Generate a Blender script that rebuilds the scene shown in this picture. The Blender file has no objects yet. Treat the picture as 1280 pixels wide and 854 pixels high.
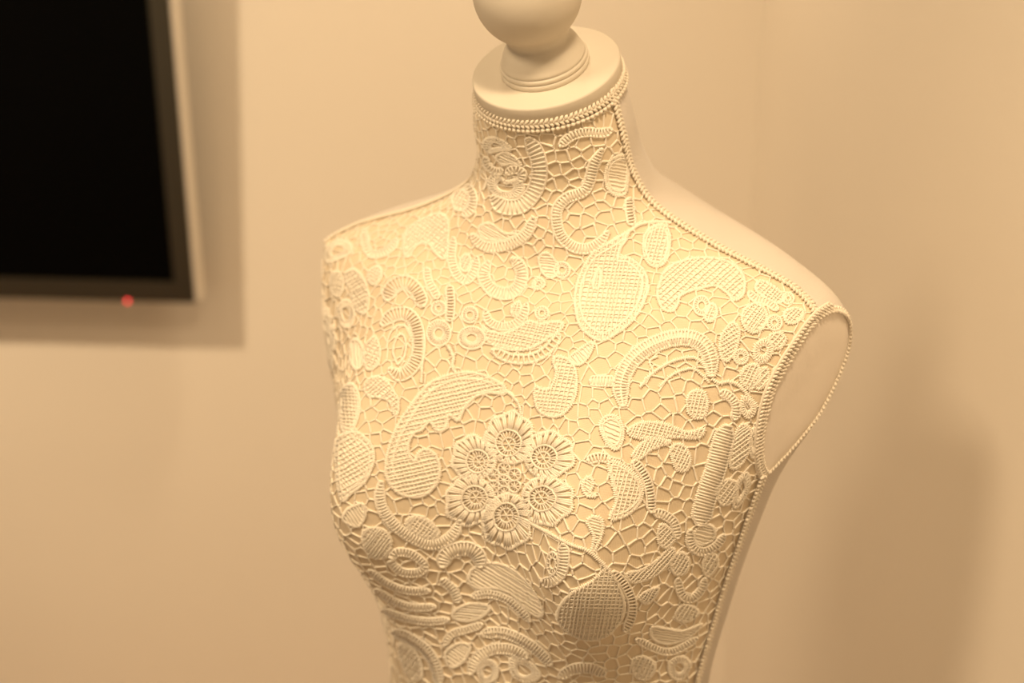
import bpy, math, random
import numpy as np
from mathutils import Vector, Matrix, kdtree
from mathutils.bvhtree import BVHTree

random.seed(7)
rng = np.random.default_rng(11)
scene = bpy.context.scene
COL = scene.collection

# ------------------------------------------------------------------ camera
PITCH, ROLL, FPX = math.radians(18.1727), math.radians(0.3617), 1778.0
CO = np.array([0.0, 0.0, 1.6456])
FW = np.array([0, math.cos(PITCH), -math.sin(PITCH)])
_up = np.array([0, math.sin(PITCH), math.cos(PITCH)])
_rt = np.array([1.0, 0, 0])
RT = math.cos(ROLL) * _rt + math.sin(ROLL) * _up
UP = -math.sin(ROLL) * _rt + math.cos(ROLL) * _up
cam_data = bpy.data.cameras.new('camera')
cam = bpy.data.objects.new('camera', cam_data)
COL.objects.link(cam)
cam.matrix_world = Matrix(((RT[0], UP[0], -FW[0], CO[0]), (RT[1], UP[1], -FW[1], CO[1]),
                           (RT[2], UP[2], -FW[2], CO[2]), (0, 0, 0, 1)))
cam_data.sensor_width = 36
cam_data.lens = 36 * FPX / 1280
cam_data.clip_start = 0.02
cam_data.dof.use_dof = True
cam_data.dof.focus_distance = 0.985
cam_data.dof.aperture_fstop = 3.5
scene.camera = cam

# ------------------------------------------------------------------ world, lights, exposure
w = bpy.data.worlds.new('world')
scene.world = w
w.use_nodes = True
w.node_tree.nodes['Background'].inputs[0].default_value = (1.0, 0.735, 0.45, 1)
w.node_tree.nodes['Background'].inputs[1].default_value = 0.50


def area(name, loc, aim, size, power, color, spread=math.pi):
    d = bpy.data.lights.new(name, 'AREA')
    d.shape = 'DISK'
    d.size = size
    d.energy = power
    d.color = color
    d.spread = spread
    o = bpy.data.objects.new(name, d)
    COL.objects.link(o)
    o.location = loc
    o.rotation_euler = (Vector(aim) - Vector(loc)).to_track_quat('-Z', 'Y').to_euler()
    return o


WARM = (1.0, 0.745, 0.46)
LAMP_A = (-1.28, 1.02, 2.47)     # spot to the left, throws the television's shadow
LAMP_B = (0.08, 0.36, 2.47)      # ceiling spot in front of the dress form
LAMP_C = (-0.12, 1.90, 2.47)      # ceiling spot between the dress form and the back wall
LAMP_D = (-0.80, 0.40, 2.47)     # ceiling spot to the front left
area('ceiling_lamp_light', LAMP_A, (-0.95, 2.3, 0.8), 0.08, 5.6, WARM, math.radians(80))
area('ceiling_lamp_light', LAMP_B, (0.10, 1.0, 1.15), 0.20, 4.1, WARM, math.radians(95))
area('ceiling_lamp_light', LAMP_C, (0.0, 2.3, 1.2), 0.18, 6.4, WARM, math.radians(150))
area('ceiling_lamp_light', LAMP_D, (0.05, 0.95, 1.15), 0.50, 4.2, WARM, math.radians(80))
vs = scene.view_settings
vs.view_transform = 'Standard'
vs.look = 'None'
vs.gamma = 1
vs.use_curve_mapping = False
vs.exposure = 0.04


# ------------------------------------------------------------------ materials
def mat(name, color, rough=0.6, metal=0.0, sheen=0.0, bump=None, emit=None, var=0.0, spec=0.5, coat=0.0):
    m = bpy.data.materials.new(name)
    m.use_nodes = True
    nt = m.node_tree
    b = nt.nodes['Principled BSDF']
    b.inputs['Base Color'].default_value = (*color, 1)
    b.inputs['Roughness'].default_value = rough
    b.inputs['Metallic'].default_value = metal
    b.inputs['Sheen Weight'].default_value = sheen
    b.inputs['Specular IOR Level'].default_value = spec
    b.inputs['Coat Weight'].default_value = coat
    if emit:
        b.inputs['Emission Color'].default_value = (*emit[0], 1)
        b.inputs['Emission Strength'].default_value = emit[1]
    tc = nt.nodes.new('ShaderNodeTexCoord')
    if var:
        n = nt.nodes.new('ShaderNodeTexNoise')
        n.inputs['Scale'].default_value = 3.0 if var < 0.2 else 40
        n.inputs['Detail'].default_value = 5
        nt.links.new(tc.outputs['Object'], n.inputs['Vector'])
        mx = nt.nodes.new('ShaderNodeMixRGB')
        mx.inputs[1].default_value = (*[c * (1 - var) for c in color], 1)
        mx.inputs[2].default_value = (*[min(1, c * (1 + var)) for c in color], 1)
        nt.links.new(n.outputs['Fac'], mx.inputs[0])
        nt.links.new(mx.outputs[0], b.inputs['Base Color'])
    if bump:
        scale, strength, dist, kind = bump
        if kind == 'weave':
            a1 = nt.nodes.new('ShaderNodeTexWave')
            a1.inputs['Scale'].default_value = scale
            a1.bands_direction = 'X'
            a2 = nt.nodes.new('ShaderNodeTexWave')
            a2.inputs['Scale'].default_value = scale
            a2.bands_direction = 'Z'
            nt.links.new(tc.outputs['Object'], a1.inputs['Vector'])
            nt.links.new(tc.outputs['Object'], a2.inputs['Vector'])
            ad = nt.nodes.new('ShaderNodeMath')
            nt.links.new(a1.outputs['Fac'], ad.inputs[0])
            nt.links.new(a2.outputs['Fac'], ad.inputs[1])
            src = ad.outputs[0]
        else:
            n2 = nt.nodes.new('ShaderNodeTexNoise')
            n2.inputs['Scale'].default_value = scale
            n2.inputs['Detail'].default_value = 6
            nt.links.new(tc.outputs['Object'], n2.inputs['Vector'])
            src = n2.outputs['Fac']
        bp = nt.nodes.new('ShaderNodeBump')
        bp.inputs['Strength'].default_value = strength
        bp.inputs['Distance'].default_value = dist
        nt.links.new(src, bp.inputs['Height'])
        nt.links.new(bp.outputs['Normal'], b.inputs['Normal'])
    return m


M = dict(
    wall=mat('wall_paint', (0.86, 0.80, 0.71), 0.75, bump=(60, 0.15, 0.002, 'noise'), var=0.02),
    ceil=mat('ceiling_paint', (0.82, 0.78, 0.70), 0.9, bump=(40, 0.1, 0.002, 'noise')),
    floor=mat('wooden_floor', (0.36, 0.22, 0.12), 0.45, bump=(30, 0.2, 0.002, 'noise'), var=0.25),
    lining=mat('lining_cloth', (0.77, 0.65, 0.475), 0.8, sheen=0.2, bump=(420, 0.25, 0.0004, 'weave')),
    fabric=mat('plain_cotton', (0.69, 0.63, 0.56), 0.85, sheen=0.25, bump=(420, 0.35, 0.0004, 'weave')),
    plate=mat('plate_satin', (0.88, 0.80, 0.70), 0.6, sheen=0.3, bump=(35, 0.25, 0.004, 'noise')),
    lace=mat('lace_thread', (0.95, 0.87, 0.73), 0.5, sheen=0.4, spec=0.5, bump=(2500, 0.4, 0.0003, 'noise')),
    mesh=mat('lace_fill', (0.90, 0.81, 0.66), 0.6, sheen=0.3, bump=(1500, 0.5, 0.0004, 'noise')),
    cord=mat('lace_cord', (0.96, 0.885, 0.75), 0.45, sheen=0.4, bump=(2500, 0.4, 0.0003, 'noise')),
    braid=mat('braid_cord', (0.86, 0.78, 0.65), 0.5, sheen=0.4, bump=(2500, 0.4, 0.0003, 'noise')),
    wood=mat('painted_wood', (0.69, 0.63, 0.53), 0.55, bump=(90, 0.05, 0.001, 'noise'), spec=0.35),
    screen=mat('black_screen', (0.0015, 0.0015, 0.0016), 0.3, spec=0.04),
    bezel=mat('brushed_bezel', (0.10, 0.09, 0.07), 0.36, metal=0.85, bump=(200, 0.1, 0.0005, 'noise')),
    silver=mat('silver_rim', (0.80, 0.76, 0.70), 0.4, metal=0.25),
    black=mat('black_plastic', (0.02, 0.02, 0.02), 0.5, bump=(300, 0.1, 0.0005, 'noise')),
    led=mat('red_indicator', (0.8, 0.05, 0.05), 0.4, emit=((1.0, 0.04, 0.05), 3.5)),
)


# ------------------------------------------------------------------ helpers
def obj(name, verts, faces, material, parent=None, smooth=True, xf=None):
    me = bpy.data.meshes.new(name)
    v = np.asarray(verts, float)
    if xf is not None:
        v = xf(v)
    me.from_pydata(v.tolist(), [], faces if isinstance(faces, list) else faces.tolist())
    me.materials.append(material)
    if smooth:
        me.polygons.foreach_set('use_smooth', [True] * len(me.polygons))
    me.update()
    o = bpy.data.objects.new(name, me)
    COL.objects.link(o)
    if parent:
        o.parent = parent
    return o


def tag(o, label=None, cat=None, group=None, kind=None):
    for k, val in (('label', label), ('category', cat), ('group', group), ('kind', kind)):
        if val:
            o[k] = val
    return o


def empty(name, loc, rot=(0, 0, 0)):
    o = bpy.data.objects.new(name, None)
    COL.objects.link(o)
    o.location = loc
    o.rotation_euler = rot
    o.empty_display_size = 0.1
    return o


def box(x0, x1, y0, y1, z0, z1, bev=0.0):
    """box with chamfered edges; returns verts, faces"""
    import bmesh
    bm = bmesh.new()
    bmesh.ops.create_cube(bm, size=1)
    for v in bm.verts:
        v.co = Vector(((x0 + x1) / 2 + v.co.x * (x1 - x0), (y0 + y1) / 2 + v.co.y * (y1 - y0), (z0 + z1) / 2 + v.co.z * (z1 - z0)))
    if bev:
        bmesh.ops.bevel(bm, geom=bm.edges[:], offset=bev, segments=2, affect='EDGES')
    bm.verts.ensure_lookup_table()
    vs_ = [tuple(v.co) for v in bm.verts]
    fs = [[v.index for v in f.verts] for f in bm.faces]
    bm.free()
    return vs_, fs


def lathe(profile, seg=64):
    """profile [(r,h)] about +Z"""
    v, f = [], []
    for r, h in profile:
        for k in range(seg):
            a = 2 * math.pi * k / seg
            v.append((r * math.cos(a), r * math.sin(a), h))
    n = len(profile)
    for i in range(n - 1):
        for k in range(seg):
            k2 = (k + 1) % seg
            f.append([i * seg + k, i * seg + k2, (i + 1) * seg + k2, (i + 1) * seg + k])
    f.append(list(range(seg))[::-1])
    f.append([(n - 1) * seg + k for k in range(seg)])
    return np.array(v), f


# ------------------------------------------------------------------ the room
YAW = math.radians(4.0)
CX, CY = 0.394, 2.300                                   # where the two walls meet
WD = np.array([math.cos(YAW), -math.sin(YAW)])          # along the back wall, to the right
WN = np.array([math.sin(YAW), math.cos(YAW)])           # into the back wall


def slab(name, p, q, thick, z0=0.0, z1=2.5, m='wall'):
    """upright wall between plan points p and q; thickness to the left of p->q"""
    p, q = np.array(p), np.array(q)
    d = (q - p) / np.linalg.norm(q - p)
    n = np.array([-d[1], d[0]]) * thick
    c = [p, q, q + n, p + n]
    v = [(*a, z0) for a in c] + [(*a, z1) for a in c]
    f = [[0, 3, 2, 1], [4, 5, 6, 7], [0, 1, 5, 4], [1, 2, 6, 5], [2, 3, 7, 6], [3, 0, 4, 7]]
    return tag(obj(name, v, f, M[m], smooth=False), kind='structure')


C2 = np.array([CX, CY])
slab('wall_back', C2 - WD * 3.4, C2, 0.12)
RD = np.array([0.0, -1.0])   # right wall, towards the viewer
slab('wall_right', C2, C2 + RD * 4.2, 0.12)
v, f = box(-3.4, 1.0, -2.2, 2.8, -0.1, 0.0)
tag(obj('floor', v, f, M['floor'], smooth=False), kind='structure')
v, f = box(-3.4, 1.0, -2.2, 2.8, 2.5, 2.6)
tag(obj('ceiling', v, f, M['ceil'], smooth=False), kind='structure')

# ------------------------------------------------------------------ dress form: torso surface
KN = np.array([[1.5025, -0.0162, 27.8429, 0.0546, 0.0522, 0.0534, 2.0], [1.4695, -0.0074, 23.5073, 0.0616, 0.049, 0.0577, 2.0],
               [1.4392, 0.0054, 19.4077, 0.0639, 0.0524, 0.0636, 2.0], [1.4124, 0.0137, 16.2554, 0.0761, 0.0616, 0.0717, 2.0],
               [1.3878, 0.0203, 15.2585, 0.1147, 0.0711, 0.089, 2.0], [1.3648, 0.0184, 9.8626, 0.1685, 0.0797, 0.0993, 2.1],
               [1.3377, 0.0108, 1.7923, 0.197, 0.085, 0.1022, 2.2], [1.2755, -0.0005, 0.1057, 0.192, 0.1021, 0.1021, 2.3],
               [1.1922, 0.0002, -3.3314, 0.1804, 0.1184, 0.0982, 2.3], [1.1027, 0.0003, -0.9332, 0.1589, 0.1099, 0.0874, 2.2],
               [1.0031, -0.0042, 2.0743, 0.1427, 0.0983, 0.0769, 2.2], [0.9, 0.004, 0.0, 0.15, 0.1, 0.105, 2.2],
               [0.78, 0.004, 0.0, 0.172, 0.11, 0.125, 2.2]])
BUST = (0.0877, 1.1752, 0.059, 0.0356, 0.0681)
STUMP = (0.0348, 1.3119, 0.0797, 0.0173, 0.0596)          # short arm stumps, cut flat by the plates
PL_X, PL_Y, PL_Z, PL_DOWN, PL_FWD = 0.2049, 0.0006, 1.2464, 0.1238, 0.3921
SEAM_T, SEAM_A = [0, 2, 5, 7, 12], [1.424, 1.424, 1.4804, 1.3999, 1.3999]
FX, FY, FROT = 0.0332, 1.0797, math.radians(28.3078)


def place(P):
    P = np.asarray(P, float)
    c, s = math.cos(FROT), math.sin(FROT)
    return np.stack([P[..., 0] * c + P[..., 1] * s + FX, -P[..., 0] * s + P[..., 1] * c + FY, P[..., 2]], -1)


def unplace(P):
    P = np.asarray(P, float)
    c, s = math.cos(FROT), math.sin(FROT)
    x, y = P[..., 0] - FX, P[..., 1] - FY
    return np.stack([x * c - y * s, x * s + y * c, P[..., 2]], -1)


def spl(t, P):
    n = len(P)
    i = np.clip(np.floor(t).astype(int), 0, n - 2)
    u = (t - i)[:, None]
    g = lambda k: P[np.clip(k, 0, n - 1)]
    p0, p1, p2, p3 = g(i - 1), g(i), g(i + 1), g(i + 2)
    return ((2 * u**3 - 3 * u**2 + 1) * p1 + (u**3 - 2 * u**2 + u) * (p2 - p0) / 2
            + (-2 * u**3 + 3 * u**2) * p2 + (u**3 - u**2) * (p3 - p1) / 2)


def plate_frame(sg):
    nv = np.array([sg * math.cos(PL_DOWN) * math.cos(PL_FWD), -math.sin(PL_FWD), -math.sin(PL_DOWN) * math.cos(PL_FWD)])
    return np.array([sg * PL_X, PL_Y, PL_Z]), nv


def surface(t, th):
    """t (n,), th (n,m) -> clipped points, raw points, plate distance"""
    R = spl(t, KN)
    s, c = np.sin(th), np.cos(th)
    z, cy, ph, W, F, B, n = [R[:, k:k + 1] for k in range(7)]
    D = np.where(c > 0, F, B)
    r = (np.abs(s / W)**n + np.abs(c / D)**n)**(-1 / n)
    X, q = r * s, r * c
    ph = np.radians(ph)
    Y, Z = cy - q * np.cos(ph), z - q * np.sin(ph)
    bx, bz, ba, bs, bsz = BUST
    front = np.clip(c, 0, 1)**.5
    for sg in (-1, 1):
        dz = Z - bz
        g = ba * np.exp(-((X - sg * bx) / bs)**2 / 2 - (dz / np.where(dz > 0, bsz * 1.35, bsz))**2 / 2) * front
        Y = Y - g * math.cos(.35)
        X = X + sg * g * math.sin(.35)
    am, zs, sz_, ys, sy_ = STUMP
    X = X + np.sign(s) * np.abs(s)**1.5 * am * np.exp(-np.abs((Z - zs) / sz_)**2.5 - np.abs((Y - ys) / sy_)**2.5)
    P = np.stack([X, Y, Z], -1)
    U = P.copy()
    C = np.concatenate([0 * z, cy, z], 1)[:, None]
    dist = np.full(P.shape[:2], -1.)
    for sg in (-1, 1):
        p0, nv = plate_frame(sg)
        d, dc = (P - p0) @ nv, (C - p0) @ nv
        m = (d > 0) & (P[..., 2] < 1.42) & (P[..., 2] > 1.1)
        k = np.where(m, -dc / (d - dc + 1e-9), 1)
        P = np.where(m[..., None], C + (P - C) * k[..., None], P)
        dist = np.maximum(dist, np.where((U[..., 0] * sg > 0) & (U[..., 2] > 1.1), (U - p0) @ nv, -1))
    return P, U, dist


def seam_angle(t):
    return np.interp(t, SEAM_T, SEAM_A)


NR, NF, NB = 420, 241, 161
T = np.concatenate([np.linspace(0, 8.0, 300, endpoint=False), np.linspace(8.0, 12, NR - 300)])
sa = seam_angle(T)[:, None]
TH_F = sa * np.linspace(-1, 1, NF)[None]
TH_B = sa + (2 * math.pi - 2 * sa) * np.linspace(0, 1, NB)[None]
PF, UF, DF = surface(T, TH_F)
PB, UB, DB = surface(T, TH_B)


def grid_faces(nr, nc):
    i, j = np.meshgrid(np.arange(nr - 1), np.arange(nc - 1), indexing='ij')
    a = (i * nc + j).ravel()
    return np.stack([a, a + nc, a + nc + 1, a + 1], 1)


form = empty('dress_form', (FX, FY, 0), (0, 0, -FROT))
tag(form, 'cream lace-covered female dress form with a round wooden knob on its neck', 'dress form')
lf = grid_faces(NR, NF)
lining = obj('front_lining', PF.reshape(-1, 3), lf, M['lining'], form)
tag(lining, 'honey cream lining showing through the lace holes')
back = obj('back_panel', PB.reshape(-1, 3), grid_faces(NR, NB), M['fabric'], form)
tag(back, 'plain smooth cream cotton behind the braided seam')
# closed underside of the form
ub = np.concatenate([PF[-1], PB[-1][1:-1]])
obj('bottom_board', np.concatenate([ub, ub - (0, 0, .012)]),
    [list(range(len(ub)))[::-1], [len(ub) + k for k in range(len(ub))]] +
    [[k, (k + 1) % len(ub), len(ub) + (k + 1) % len(ub), len(ub) + k] for k in range(len(ub))], M['wood'], form, smooth=False)

# ------------------------------------------------------------------ neck cap and finial
ph0 = math.radians(KN[0, 2])
AX = np.array([0, -math.sin(ph0), math.cos(ph0)])
E1, E2 = np.array([1., 0, 0]), np.array([0, -math.cos(ph0), -math.sin(ph0)])
NC = np.concatenate([PF[0], PB[0]]).mean(0)
NC = np.array([0, KN[0, 1], KN[0, 0]])


def on_axis(vv, sx=1.0, sy=1.0):
    vv = np.asarray(vv)
    return NC + vv[:, :1] * sx * E1 + vv[:, 1:2] * sy * E2 * 1.0 + vv[:, 2:3] * AX


# lathe about the neck axis (orientation: x -> E1, y -> -E2 keeps faces outward)
def axis_obj(name, prof, m, parent, sx=1.0, sy=1.0):
    vv, ff = lathe(prof, 96)
    vv = vv.copy()
    vv[:, 1] *= -1
    return obj(name, on_axis(vv, sx, sy), ff, m, parent)


rw, rd = 0.0562, 0.0543
cap = axis_obj('neck_cap', [(.2, -.004), (.96, -.004), (1.0, -.0005), (1.0, .0085), (.992, .0096), (.975, .0101), (.2, .0101)], M['wood'], form, rw, rd)
tag(cap, 'flat cream painted wooden disc closing the neck')
prof = [(.010, .0095), (.0325, .0095), (.0335, .0105), (.0335, .0135), (.0328, .0142), (.0322, .0144), (.0328, .0150), (.0330, .0172),
        (.0322, .0180), (.0312, .0183), (.0316, .0189), (.0312, .0206), (.0305, .0218), (.0297, .0238), (.0287, .0262), (.0274, .0288),
        (.0258, .0312), (.0240, .0332), (.0224, .0348)]
bc, br = .0735, .0392
a0 = math.asin(.0224 / br)
for k in range(1, 25):
    a = a0 + (math.pi - a0 - .05) * k / 24
    prof.append((br * math.sin(a) * (1.0 if a > 1.57 else 1.0), bc - br * math.cos(a) * 1.02))
fin = axis_obj('finial', prof, M['wood'], cap)
tag(fin, 'turned cream wooden knob on a stepped ring base')


# ------------------------------------------------------------------ tubes and braids
class Soup:
    def __init__(s):
        s.v, s.f, s.n = [], [], 0

    def tube(s, P, N, r, k=6, flat=1.0, closed=False, taper=False):
        """P (n,3), N (n,3) surface normals, r scalar or (n,)"""
        P, N = np.asarray(P, float), np.asarray(N, float)
        n = len(P)
        if n < 2:
            return
        if closed:
            Tn = np.roll(P, -1, 0) - np.roll(P, 1, 0)
        else:
            Tn = np.gradient(P, axis=0)
        Tn /= np.linalg.norm(Tn, axis=1)[:, None] + 1e-12
        S = np.cross(Tn, N)
        S /= np.linalg.norm(S, axis=1)[:, None] + 1e-12
        N2 = np.cross(S, Tn)
        r = np.broadcast_to(np.asarray(r, float), (n,)).copy()
        a = np.linspace(0, 2 * math.pi, k, endpoint=False)
        V = P[:, None] + r[:, None, None] * (np.cos(a)[None, :, None] * S[:, None] + flat * np.sin(a)[None, :, None] * N2[:, None])
        s.v.append(V.reshape(-1, 3))
        m = n if closed else n - 1
        i, j = np.meshgrid(np.arange(m), np.arange(k), indexing='ij')
        i2, j2 = (i + 1) % n, (j + 1) % k
        F = np.stack([i * k + j, i * k + j2, i2 * k + j2, i2 * k + j], -1).reshape(-1, 4) + s.n
        s.f += F.tolist()
        if not closed:
            s.f.append([s.n + q for q in range(k)][::-1])
            s.f.append([s.n + (n - 1) * k + q for q in range(k)])
        s.n += n * k

    def seeds(s, C, A, B, Cn):
        """ellipsoids: centres C, half-axis vectors A, B, Cn (each (n,3))"""
        t = SPH[0]
        V = C[:, None] + t[None, :, 0:1] * A[:, None] + t[None, :, 1:2] * B[:, None] + t[None, :, 2:3] * Cn[:, None]
        nv = len(t)
        s.v.append(V.reshape(-1, 3))
        for q in range(len(C)):
            o = s.n + q * nv
            s.f += [[o + x for x in ff] for ff in SPH[1]]
        s.n += nv * len(C)

    def build(s, name, m, parent, xf=None):
        if not s.v:
            return None
        return obj(name, np.concatenate(s.v), s.f, m, parent, xf=xf)


def _sphere(nu=7, nv=5):
    v = [(0, 0, 1.)]
    for i in range(1, nv):
        a = math.pi * i / nv
        for j in range(nu):
            b = 2 * math.pi * j / nu
            v.append((math.sin(a) * math.cos(b), math.sin(a) * math.sin(b), math.cos(a)))
    v.append((0, 0, -1.))
    f = [[0, 1 + j, 1 + (j + 1) % nu] for j in range(nu)]
    for i in range(nv - 2):
        for j in range(nu):
            a, b = 1 + i * nu + j, 1 + i * nu + (j + 1) % nu
            f.append([a, a + nu, b + nu, b])
    L = len(v) - 1
    f += [[L, 1 + (nv - 2) * nu + (j + 1) % nu, 1 + (nv - 2) * nu + j] for j in range(nu)]
    return np.array(v), f


SPH = _sphere(6, 4)


def resample(P, N, step, closed=False):
    P, N = np.asarray(P, float), np.asarray(N, float)
    if closed:
        P, N = np.concatenate([P, P[:1]]), np.concatenate([N, N[:1]])
    d = np.concatenate([[0], np.cumsum(np.linalg.norm(np.diff(P, axis=0), axis=1))])
    n = max(2, int(round(d[-1] / step)) + 1)
    q = np.linspace(0, d[-1], n)
    if closed:
        q = q[:-1]
    P2 = np.stack([np.interp(q, d, P[:, k]) for k in range(3)], 1)
    N2 = np.stack([np.interp(q, d, N[:, k]) for k in range(3)], 1)
    N2 /= np.linalg.norm(N2, axis=1)[:, None] + 1e-12
    return P2, N2


def braid(name, P, N, parent, closed=False, step=.0036, rows=('v', 'v2', 'bead'), scale=1.0, label=None, flip=1):
    """gimp braid: slanted stitches in rows either side of the path"""
    P, N = resample(P, N, step * scale, closed)
    Tn = (np.roll(P, -1, 0) - np.roll(P, 1, 0)) if closed else np.gradient(P, axis=0)
    Tn /= np.linalg.norm(Tn, axis=1)[:, None]
    S = np.cross(N, Tn) * flip
    s = Soup()
    u = scale * .001
    jit = 1 + .12 * rng.standard_normal((len(P), 1))
    for row in rows:
        if row == 'v':        # stitches leaning one way
            d = .62 * Tn + .78 * S
            s.seeds(P + S * 1.9 * u + N * 1.4 * u, d * 2.7 * u * jit, np.cross(N, d) * 1.35 * u, N * 1.5 * u)
        elif row == 'v2':
            d = .62 * Tn - .78 * S
            s.seeds(P - S * 1.5 * u + N * 1.4 * u, d * 2.7 * u * jit, np.cross(N, d) * 1.35 * u, N * 1.5 * u)
        elif row == 'bead':
            s.seeds(P - S * 4.9 * u + N * 1.6 * u, Tn * 1.75 * u * jit, S * 1.75 * u, N * 1.75 * u)
        elif row == 'bead2':
            s.seeds(P + S * 4.6 * u + N * 1.2 * u, Tn * 1.6 * u * jit, S * 1.9 * u, N * 1.5 * u)
        elif row == 'loop':   # picots reaching outward
            d = S + .25 * Tn
            s.seeds(P + S * 4.8 * u + N * 1.0 * u, d * 3.0 * u * jit, Tn * 1.3 * u, N * 1.2 * u)
    s.tube(P + N * .6 * u, N, 1.6 * u, 6, .8, closed)
    if any(r.startswith('bead') for r in rows):
        o = -4.9 if 'bead' in rows else 4.6
        s.tube(P + S * o * u + N * .5 * u, N, 1.0 * u, 5, 1, closed)
    b = s.build(name, M['braid'], parent)
    if label:
        tag(b, label)
    return b


# neck braid, just under the cap
def ring_at(t, lift=0.0, n=240):
    th = np.linspace(-math.pi, math.pi, n, endpoint=False)[None]
    a = surface(np.array([t]), th)[0][0]
    b = surface(np.array([t + .02]), th)[0][0]
    d = b - a
    tn = np.roll(a, -1, 0) - np.roll(a, 1, 0)
    nn = np.cross(d, tn)
    nn /= np.linalg.norm(nn, axis=1)[:, None]
    if (nn * (a - a.mean(0))).sum() < 0:
        nn = -nn
    return a + nn * lift, nn


P_, N_ = ring_at(.17, .0006)
braid('neck_braid', P_, N_, form, True, .0036, ('v', 'v2', 'bead'), 1.0, 'herringbone braid with a beaded lower edge circling the neck', flip=1)

# arm plates: flat panels with their outline braid
# outline of the near plate (across, up) in the plane of the plate, metres from its centre; the far plate mirrors it
PLATE_OUT = [(-0.0119, 0.103), (-0.0271, 0.0969), (-0.0359, 0.0843), (-0.0381, 0.0658), (-0.0315, 0.045), (-0.0176, 0.0199), (0.0024, 0.0009), (0.0224, -0.0131), (0.0321, -0.0171), (0.0409, -0.0047), (0.0455, 0.0161), (0.044, 0.0446), (0.0368, 0.0619), (0.0245, 0.0792), (0.0124, 0.0941), (0.001, 0.1011)]
loops = {}
for sg in (-1, 1):
    p0, nv = plate_frame(sg)
    e2 = np.array([0, 0, 1.]) - nv * nv[2]
    e2 /= np.linalg.norm(e2)
    e1 = np.cross(e2, nv) * -sg
    q_ = np.array(PLATE_OUT)
    n_ = len(q_)
    tq = np.linspace(0, n_, 121)[:-1]
    iq = np.floor(tq).astype(int)
    uq = (tq - iq)[:, None]
    g_ = lambda k: q_[k % n_]
    q_ = .5 * (2 * g_(iq) + (g_(iq + 1) - g_(iq - 1)) * uq + (2 * g_(iq - 1) - 5 * g_(iq) + 4 * g_(iq + 1) - g_(iq + 2)) * uq**2
               + (3 * g_(iq) - g_(iq - 1) - 3 * g_(iq + 1) + g_(iq + 2)) * uq**3)
    if sg < 0:                      # the far plate sits a little deeper
        q_ = q_.mean(0) + (q_ - q_.mean(0)) * .92 - (0, .004)
    loop = p0 + q_[:, :1] * e1 + q_[:, 1:] * e2
    ctr = loop.mean(0)
    loops[sg] = (q_, p0, nv, e1, e2)
    # plate: slightly cushioned disc of cloth
    V, F = [], []
    rings = [1.0, .93, .8, .6, .35, .12]
    hs = [.0004, .0014, .002, .0022, .0022, .0022]
    cc = ctr - nv * ((ctr - p0) @ nv)
    for q, hh in zip(rings, hs):
        V += (cc + (loop - cc) * q + nv * hh).tolist()
    L = len(loop)
    for i in range(len(rings) - 1):
        for k in range(L):
            k2 = (k + 1) % L
            fc = [i * L + k, i * L + k2, (i + 1) * L + k2, (i + 1) * L + k]
            F.append(fc)
    F.append([(len(rings) - 1) * L + k for k in range(L)])
    # outward check
    vv = np.array(V)
    tst = np.cross(vv[F[0][1]] - vv[F[0][0]], vv[F[0][2]] - vv[F[0][0]]) @ nv
    if tst < 0:
        F = [q[::-1] for q in F]
    tag(obj('arm_plate', V, F, M['plate'], form), 'smooth satin plate closing the armhole')
    Nl = (loop - cc)
    Nl /= np.linalg.norm(Nl, axis=1)[:, None]
    Nn = Nl * .75 + nv * .66
    Nn /= np.linalg.norm(Nn, axis=1)[:, None]
    lp, ln = resample(loop, Nn, .0015, True)
    braid('armhole_braid', lp, ln, form, True, .0034, ('v', 'v2'), .95, 'looped braid edging the armhole plate')
    # wider picot edging along the front half of the armhole
    fr = (loop - cc) @ e1 + .35 * ((loop - cc) @ e2) > .006
    idx = np.where(fr)[0]
    start = idx[np.where(np.diff(np.concatenate([[idx[-1] - L], idx])) > 1)[0]] if len(idx) < L else [0]
    s0 = int(start[0])
    seq = [(s0 + k) % L for k in range(len(idx))]
    fp = loop[seq] + Nl[seq] * .0065 - nv * .0006
    fn = nv + Nl[seq] * .35
    fn /= np.linalg.norm(fn, axis=1)[:, None]
    braid('armhole_picot', fp, fn, form, False, .0034, ('v', 'loop'), .9, 'row of picot loops beside the armhole', flip=-sg)


# ------------------------------------------------------------------ seam braids
def seam_curve(sg, t0, t1, n=200, shift=0.0):
    t = np.linspace(t0, t1, n)
    an = seam_angle(t) * sg + shift * sg
    a = surface(t, an[:, None])[0][:, 0]
    b = surface(t, an[:, None] + .01)[0][:, 0]
    c = surface(t + .01, (seam_angle(t + .01) * sg + shift * sg)[:, None])[0][:, 0]
    nn = np.cross(b - a, c - a)
    nn /= np.linalg.norm(nn, axis=1)[:, None] + 1e-12
    out = a - np.stack([0 * t, spl(t, KN)[:, 1], spl(t, KN)[:, 0]], 1)
    nn *= np.sign((nn * out).sum(1))[:, None]
    dist = surface(t, an[:, None])[2][:, 0]
    return t, a, nn, dist


for sg in (-1, 1):
    t, a, nn, dist = seam_curve(sg, .05, 11.9, 900)
    inside = np.where(dist > -.001)[0]
    i0, i1 = inside[0], inside[-1]
    braid('shoulder_braid', a[:i0] + nn[:i0] * .0006, nn[:i0], form, False, .0034, ('v', 'v2'), .95,
          'beaded braid over the shoulder seam', flip=sg)
    braid('side_braid', a[i1:] + nn[i1:] * .0018, nn[i1:], form, False, .0034, ('v', 'v2'), 1.0,
          'narrow beaded braid down the side seam', flip=sg)

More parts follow.
